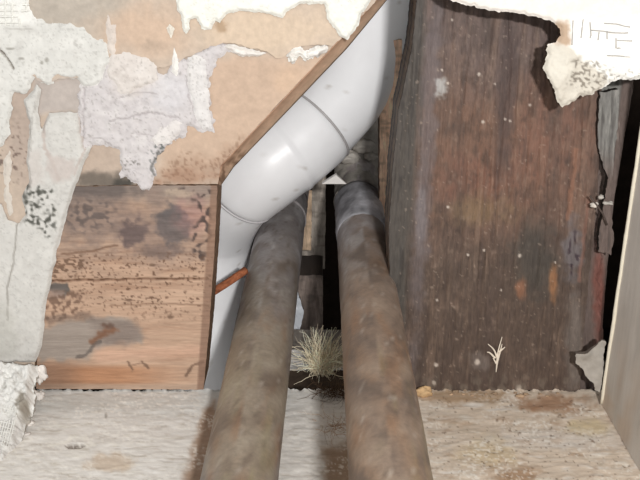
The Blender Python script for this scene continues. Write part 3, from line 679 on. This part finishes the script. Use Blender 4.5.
# ---- the two copper pipes
def copcol(seed, tones):
    def f(s, a):
        L = s.max(); t = s/L; x = np.cos(a)*1.6; y = np.sin(a)*1.6
        n = fbm(s*90+x, a*1.3, seed, 4); m = fbm(s*30+y, x+3, seed+4, 3); c = base(s, tones[0])
        c = mix(c, tones[1], ss(-.2, .6, m)*.8); c = mix(c, tones[2], ss(.0, .7, n)*.8); c = mix(c, tones[3], ss(.0, .7, -n)*.8)
        c = mix(c, (150, 112, 84), ss(.1, .8, fbm(s*45, a*1.6+4, seed+14, 4))*ss(.75, .4, t)*.5); c = mix(c, (150, 142, 106), ss(.3, .9, fbm(s*24, a*2+9, seed+16, 3))*ss(.5, .2, t)*.45)
        c = mix(c, (156, 152, 156), ss(.5, .8, t+.12*n)*.7)
        c = mix(c, (196, 196, 200), ss(.1, .7, fbm(s*55, a*1.5, seed+12, 4))*ss(.45, .7, t)*.5)
        c = mix(c, (190, 180, 170), ss(.86, .98, vs(s*500, a*9, seed+7))*.45)
        c = mix(c, (196, 192, 192), ss(.62, .8, vs(s*110, a*2.4, seed+8))*ss(.4, .7, t)*.6)
        c = mix(c, (92, 78, 68), ss(.85, 1, vs(s*330, a*7, seed+9))*.35)
        return c
    return f
def copper(name, near, far, tail, label, seed, tones, rad=.011):
    P = [at(*near)+(at(*near)-at(*far))*.35]; a = at(*near); b = at(*far)
    line = [P[0]*(1-t)+b*t for t in np.linspace(0, 1, 120)]
    tl = cat_rom([b]+[at(*p) for p in tail], 8)[1:]
    e = empty(name, tuple(P[0]-[0, 0, rad]), label, 'pipe')
    tube_obj('pipe', np.vstack([line, tl]), rad, M_copper, e, segs=56, colf=copcol(seed, tones), disp=lambda s, a: .00012*fbm(s*120, a*2, seed+2, 3))
    return e, line
lc, lline = copper('copper_pipe', (239.5, 480, .276), (285, 203, .480), [(287, 193, .488), (288, 184, .492)],
          'left one of two tarnished brown copper pipes rising from the bottom', 220, [(148, 134, 118), (142, 132, 127), (164, 152, 136), (118, 104, 92)], .0118)
rc, rline = copper('copper_pipe', (390.5, 480, .2355), (358, 203, .44), [(357.5, 186, .455), (357, 160, .466), (359, 120, .472)],
          'right one of two tarnished brown copper pipes, ending in a grey soldered fitting', 230, [(140, 122, 108), (148, 122, 101), (162, 143, 126), (112, 98, 88)])
def sleeve(name, path, r, col, par, seed, segs=48, lab=None):
    def cf(s, a):
        n = fbm(s*140, a*2.2, seed, 4); c = base(s, col); c = mix(c, C(*col)*1.35, ss(.1, .8, n)*.6); return mix(c, C(*col)*.65, ss(.1, .8, -n)*.6)
    return props(tube_obj(name, path, r, M_copper, par, segs=segs, colf=cf, disp=lambda s, a: .0005*fbm(s*160, a*2, seed+1, 3)), lab)
pth = np.array(rline)[100:]
r_ = np.full(len(pth), .0115); r_ = np.full(len(pth), .01125)+.0003*ss(0, 12, np.arange(len(pth))); r_[0] = .0106
sleeve('coupling', pth, r_, (176, 175, 180), rc, 240, lab='grey soldered coupling')
fp = cat_rom([at(358, 205, .440), at(357.5, 188, .455), at(357, 168, .464), at(358, 140, .469), at(360, 100, .472)], 10)
sleeve('elbow', fp, .0118, (172, 166, 158), rc, 242, lab='grimy grey elbow fitting')
for i, (x, y, r) in enumerate(((350, 158, .0042), (363, 146, .0045), (345, 152, .003), (371, 156, .0030))):
    lump('solder_lump', at(x, y, .452), (r*1.3, r, r*.8), (176, 170, 162), M_copper, rc, seed=i+3)
pth = np.array(lline)[110:]; sleeve('coupling', pth, .0121, (160, 154, 154), lc, 244, lab='grey soldered coupling')

# ---- rust brown strap by the white pipe
rp = cat_rom([at(206, 296, .392), at(216, 290, .3895), at(230, 281, .3885), at(246, 270, .392)], 8)
v, q, c = tube(rp, .0017, segs=14, col=(168, 92, 56), colf=lambda s, a: mix(base(s, (172, 106, 74)), (120, 74, 54), ss(0, .6, fbm(s*400, a*2, 250, 3))*.8))
props(mk('rusty_rod', v, fix(q), c, M_rust), 'short rust-orange rod slanting across the white pipe beside the softwood board', 'rod')

# ---- timbers in the cavity
def vplank(name, u0, u1, v0, v1, d, th, col, label, seed, cat='batten'):
    a = at(u0, v1, d); Yp = a[1]
    f = rough_sdf([(u0, v0), (u1, v0), (u1-1, v1), (u0-1, v1)], .6, 5, seed)
    o = sheet(name, (u0-4, v0-3, u1+4, v1+3), f, ((0, Yp, 0), (0, -1, 0)), th, lambda u, v: base(u, col)*(1+.16*fbm(u/3, v/16, seed, 4))[..., None]*(1-.15*ss(.2, .7, fbm(u/12, v/4, seed+2, 3)))[..., None],
              M_dark, lambda u, v: .0008*fbm(u/4, v/18, seed, 3), side=tuple(x*.6 for x in col), step=1.3)
    return props(o, label, cat)
vplank('cavity_batten', 380, 402, 40, 330, .445, .012, (240, 204, 176), 'tan upright batten deep in the gap between right copper pipe and joist', 260)
vplank('cavity_block', 286, 326, 150, 269, .53, .03, (168, 158, 148), 'grey-brown timber block deep between the copper pipes, upper of two', 262, 'block')
vplank('cavity_block', 284, 323, 275, 420, .52, .03, (140, 126, 118), 'dull brown timber block deep between the copper pipes, lower of two', 264, 'block')
vplank('wooden_stick', 303, 312, 190, 250, .505, .004, (214, 186, 158), 'thin pale upright stick of wood between the copper pipes', 266, 'stick')
sl_ = [at(u, v, .40) for u, v in ((289, 338), (294, 322), (298, 306), (300, 296))]
props(sheet('plastic_sliver', (284, 285, 310, 345), rough_sdf([(286, 342), (288, 300), (298, 292), (304, 312), (300, 330), (292, 342)], .6, 4, 268), ((0, at(295, 320, .43)[1], 0), (0, -1, 0)), .002,
      lambda u, v: base(u, (206, 210, 216)), M_pvc, lambda u, v: .0005*fbm(u/6, v/6, 269, 3), step=.9), 'pale bluish plastic sliver beside the left copper pipe', 'sliver')
# cross batten just behind the ledge
ya = .345; pa = on(np.array([276., 348.]), np.array([371., 371.]), (0, ya, 0), (0, -1, 0)); pb = on(np.array([300.]), np.array([352.]), (0, ya, 0), (0, -1, 0))
props(sheet('cross_batten', (268, 346, 352, 374), rough_sdf([(270, 350), (350, 350), (350, 370), (270, 371)], .8, 6, 270), ((0, ya, 0), (0, -1, 0)), .02,
      lambda u, v: base(u, (176, 172, 168))*(1+.12*fbm(u/14, v/3, 271, 4))[..., None], M_ledge, lambda u, v: .0005*fbm(u/10, v/4, 272, 3), side=(150, 142, 134), step=1), 'short grey cross batten behind the ledge between the copper pipes', 'batten')
props(block('packing_block', (-.022, .352, -.12), (.012, .385, pa[0][2]-.0002), (60, 50, 42), M_void), 'dark packing block under the grey cross batten', 'block')

# ---- hair-like tufts
def tuft(name, cu, cv, d, n, L, col, label, seed, spread=1.0, up_=1.0, rad=.00012, cat='tuft', w_=6):
    r = np.random.RandomState(seed); paths = []; cols = []
    for i in range(n):
        p = at(cu+r.normal()*w_, cv+r.normal()*w_*.35, d)+np.array([0, r.normal()*.0015, 0])
        v = np.array([r.normal()*.7*spread, r.normal()*.5, abs(r.normal())*up_+.2*up_]); v /= np.linalg.norm(v); pts = [p]
        l = L*(.4+r.rand())/9; cv_ = r.normal(size=3)*.35
        for k in range(9):
            v = v+cv_*.45+r.normal(size=3)*.25+np.array([0, 0, .12*up_])*(up_ > 1); v /= np.linalg.norm(v); p = p+v*l; pts.append(p)
        paths.append(np.array(pts)); cols.append(C(*col)*(.85+.3*r.rand()))
    o = strands(name, paths, rad, cols, M_fibre); return props(o, label, cat)
yd = .335
tuft('fibre_tuft', 321, 371, .372, 300, .015, (248, 234, 206), 'cream frayed fibre tuft sticking up between the copper pipes', 5, .35, 1.6, .00022, w_=5)
tuft('fibre_tuft', 337, 363, .374, 200, .009, (232, 218, 190), 'low pale fibre clump touching the right copper pipe, beside the taller tuft', 6, 1.2, .8, .0002, w_=6)
tuft('hair_tangle', 337, 392, .350, 170, .008, (92, 74, 58), 'dark tangle of fine hair on the ledge below the pale tuft', 8, 1.4, .25, .00012, 'tangle', w_=9)
tuft('hair_tangle', 336, 428, .318, 60, .008, (170, 140, 112), 'sparse brown hairs lying on the ledge in the right pipe shadow', 9, 1.5, .12, .00009, 'tangle', w_=9)
# white splinter on joist
def fpt(u, v, g): return on(np.array([float(u)]), np.array([float(v)]), (0, Y0-g, 0), (0, -1, 0))[0]
pp = [[(497, 363), (498, 352), (502, 337)], [(498, 360), (494, 350), (488, 344)], [(497, 362), (500, 352), (502, 344)], [(495, 358), (490, 353), (487, 352)], [(499, 352), (505, 347)], [(496, 363), (493, 358)], [(497, 362), (496, 372)]]
props(strands('white_splinter', [np.array([fpt(u, v, .0012+.0006*k) for k, (u, v) in enumerate(cat_rom(p_, 3))]) if False else np.array([fpt(x[0], x[1], .0014) for x in cat_rom(np.array([(a, b, 0) for a, b in p_], float), 4)]) for p_ in pp],
      .00048, [(226, 214, 198)]*len(pp), M_fibre, segs=5), 'small white branching splinter stuck low on the dark joist', 'splinter')
# debris caught in the crack
for (u, v, rx, rz, c_, lab) in ((594, 205, .0015, .0011, (212, 204, 194), 'white plaster crumb caught in the crack right of the joist, left of three'),
                          (601, 197, .0011, .0008, (190, 184, 176), 'small pale crumb caught in the crack right of the joist, topmost of three'),
                          (608, 203, .0020, .0007, (186, 180, 172), 'flat pale crumb caught in the crack right of the joist, right of three')):
    props(lump('plaster_crumb', fpt(u, v, .0045), (rx, .001, rz), c_, M_plaster, seed=int(u)), lab, 'crumb', 'crumbs in the crack')
props(tube_obj('twig', [fpt(590, 196, .005), fpt(598, 207, .0052), fpt(603, 214, .0052), fpt(607, 225, .005)], .00035, M_dark, segs=6, col=(84, 72, 66)), 'thin dark twig hanging among the crumbs in the crack', 'twig')

# ---- crumbling plaster heap bottom left
pa_ = np.array([0, .305, .0178]); nrm_ = (0, -.47, .88)
HP = (tuple(pa_+np.array(nrm_)*.003), nrm_)
hp = [(-60, 358), (15, 357), (34, 360), (36, 368), (31, 378), (33, 390), (31, 402), (27, 414), (20, 424), (16, 440), (10, 455), (8, 500), (-60, 500)]
def heapc(u, v):
    c = base(u, (226, 225, 221)); c = mix(c, (238, 238, 234), ss(0, .8, fbm(u/7, v/6, 280, 4))*.7); c = mix(c, (172, 168, 162), ss(.2, .9, -fbm(u/5, v/5, 281, 4))*.7)
    c = mix(c, (120, 110, 96), blob(u, v, 22, 405, 5, 14, .6, 5, .4, 282)*.7); c = mix(c, (196, 192, 188), ss(405, 425, v)*.5)
    return c
he = sheet('plaster_heap', (-60, 352, 42, 500), rough_sdf(hp, 2.2, 6, 283), HP, .006, heapc, M_plaster,
     lambda u, v: -.005*ss(-7, 0, rough_sdf(hp, 2.2, 6, 283)(u, v))+.0016*fbm(u/8, v/8, 284, 5)+.0005*fbm(u/2.5, v/2.5, 285, 3), side=(170, 164, 156), step=1.0)
props(he, 'crumbling white plaster mass with mesh tape at the bottom left on the ledge', 'plaster')
props(scrim('scrim_mesh', [(-40, 410), (18, 408), (17, 430), (10, 450), (-40, 455)], 2.6, 4.5, .25, HP, .0015, .00028, (232, 231, 226), 31, he), 'grey-white mesh tape', kind='stuff')
for i, (u, v, r, lab) in enumerate(((40, 376, (.0026, .002, .0036), 'angular white plaster lump between heap and softwood board'), (38, 396, (.0024, .002, .0022), 'pinkish white plaster lump below the angular one, beside the heap'),
                        (30, 421, (.0016, .0013, .001), 'tiny white plaster lump on the ledge beside the heap'), (23, 431, (.0026, .0014, .0006), 'flat cream plaster flake on the ledge beside the heap'))):
    g = on(np.array([float(u)]), np.array([v+4.]), *GROUND)[0]
    p = fpt(u, v, .010) if i < 2 else g+[0, 0, r[2]*.7]
    props(lump('plaster_lump', p, r, (226, 220, 214), M_plaster, seed=20+i, amp=.45), lab, 'lump')
# tan crumb behind the right pipe + chips along the joist foot
g = on(np.array([423.]), np.array([396.]), *GROUND)[0]
props(lump('tan_crumb', g+[0, 0, .0018], (.0036, .002, .0024), (196, 164, 124), M_plaster, seed=41, amp=.4), 'tan crumb on the ledge against the right copper pipe', 'crumb')
r = np.random.RandomState(3)
for i in range(12):
    u = 442+i*11+r.normal()*5; s_ = .0004+.0006*r.rand()**2
    g = on(np.array([u]), np.array([392.5+5*r.rand()]), *GROUND)[0]
    props(lump('debris_chip', g+[0, 0, s_*.7], (s_*1.8, s_, s_*.7), tuple(C(176, 150, 124)*(.75+.4*r.rand())), M_plaster, seed=50+i, amp=.5, n=7),
          'tiny tan chip in the row of debris along the foot of the dark joist', 'chip', 'chips along the joist foot')
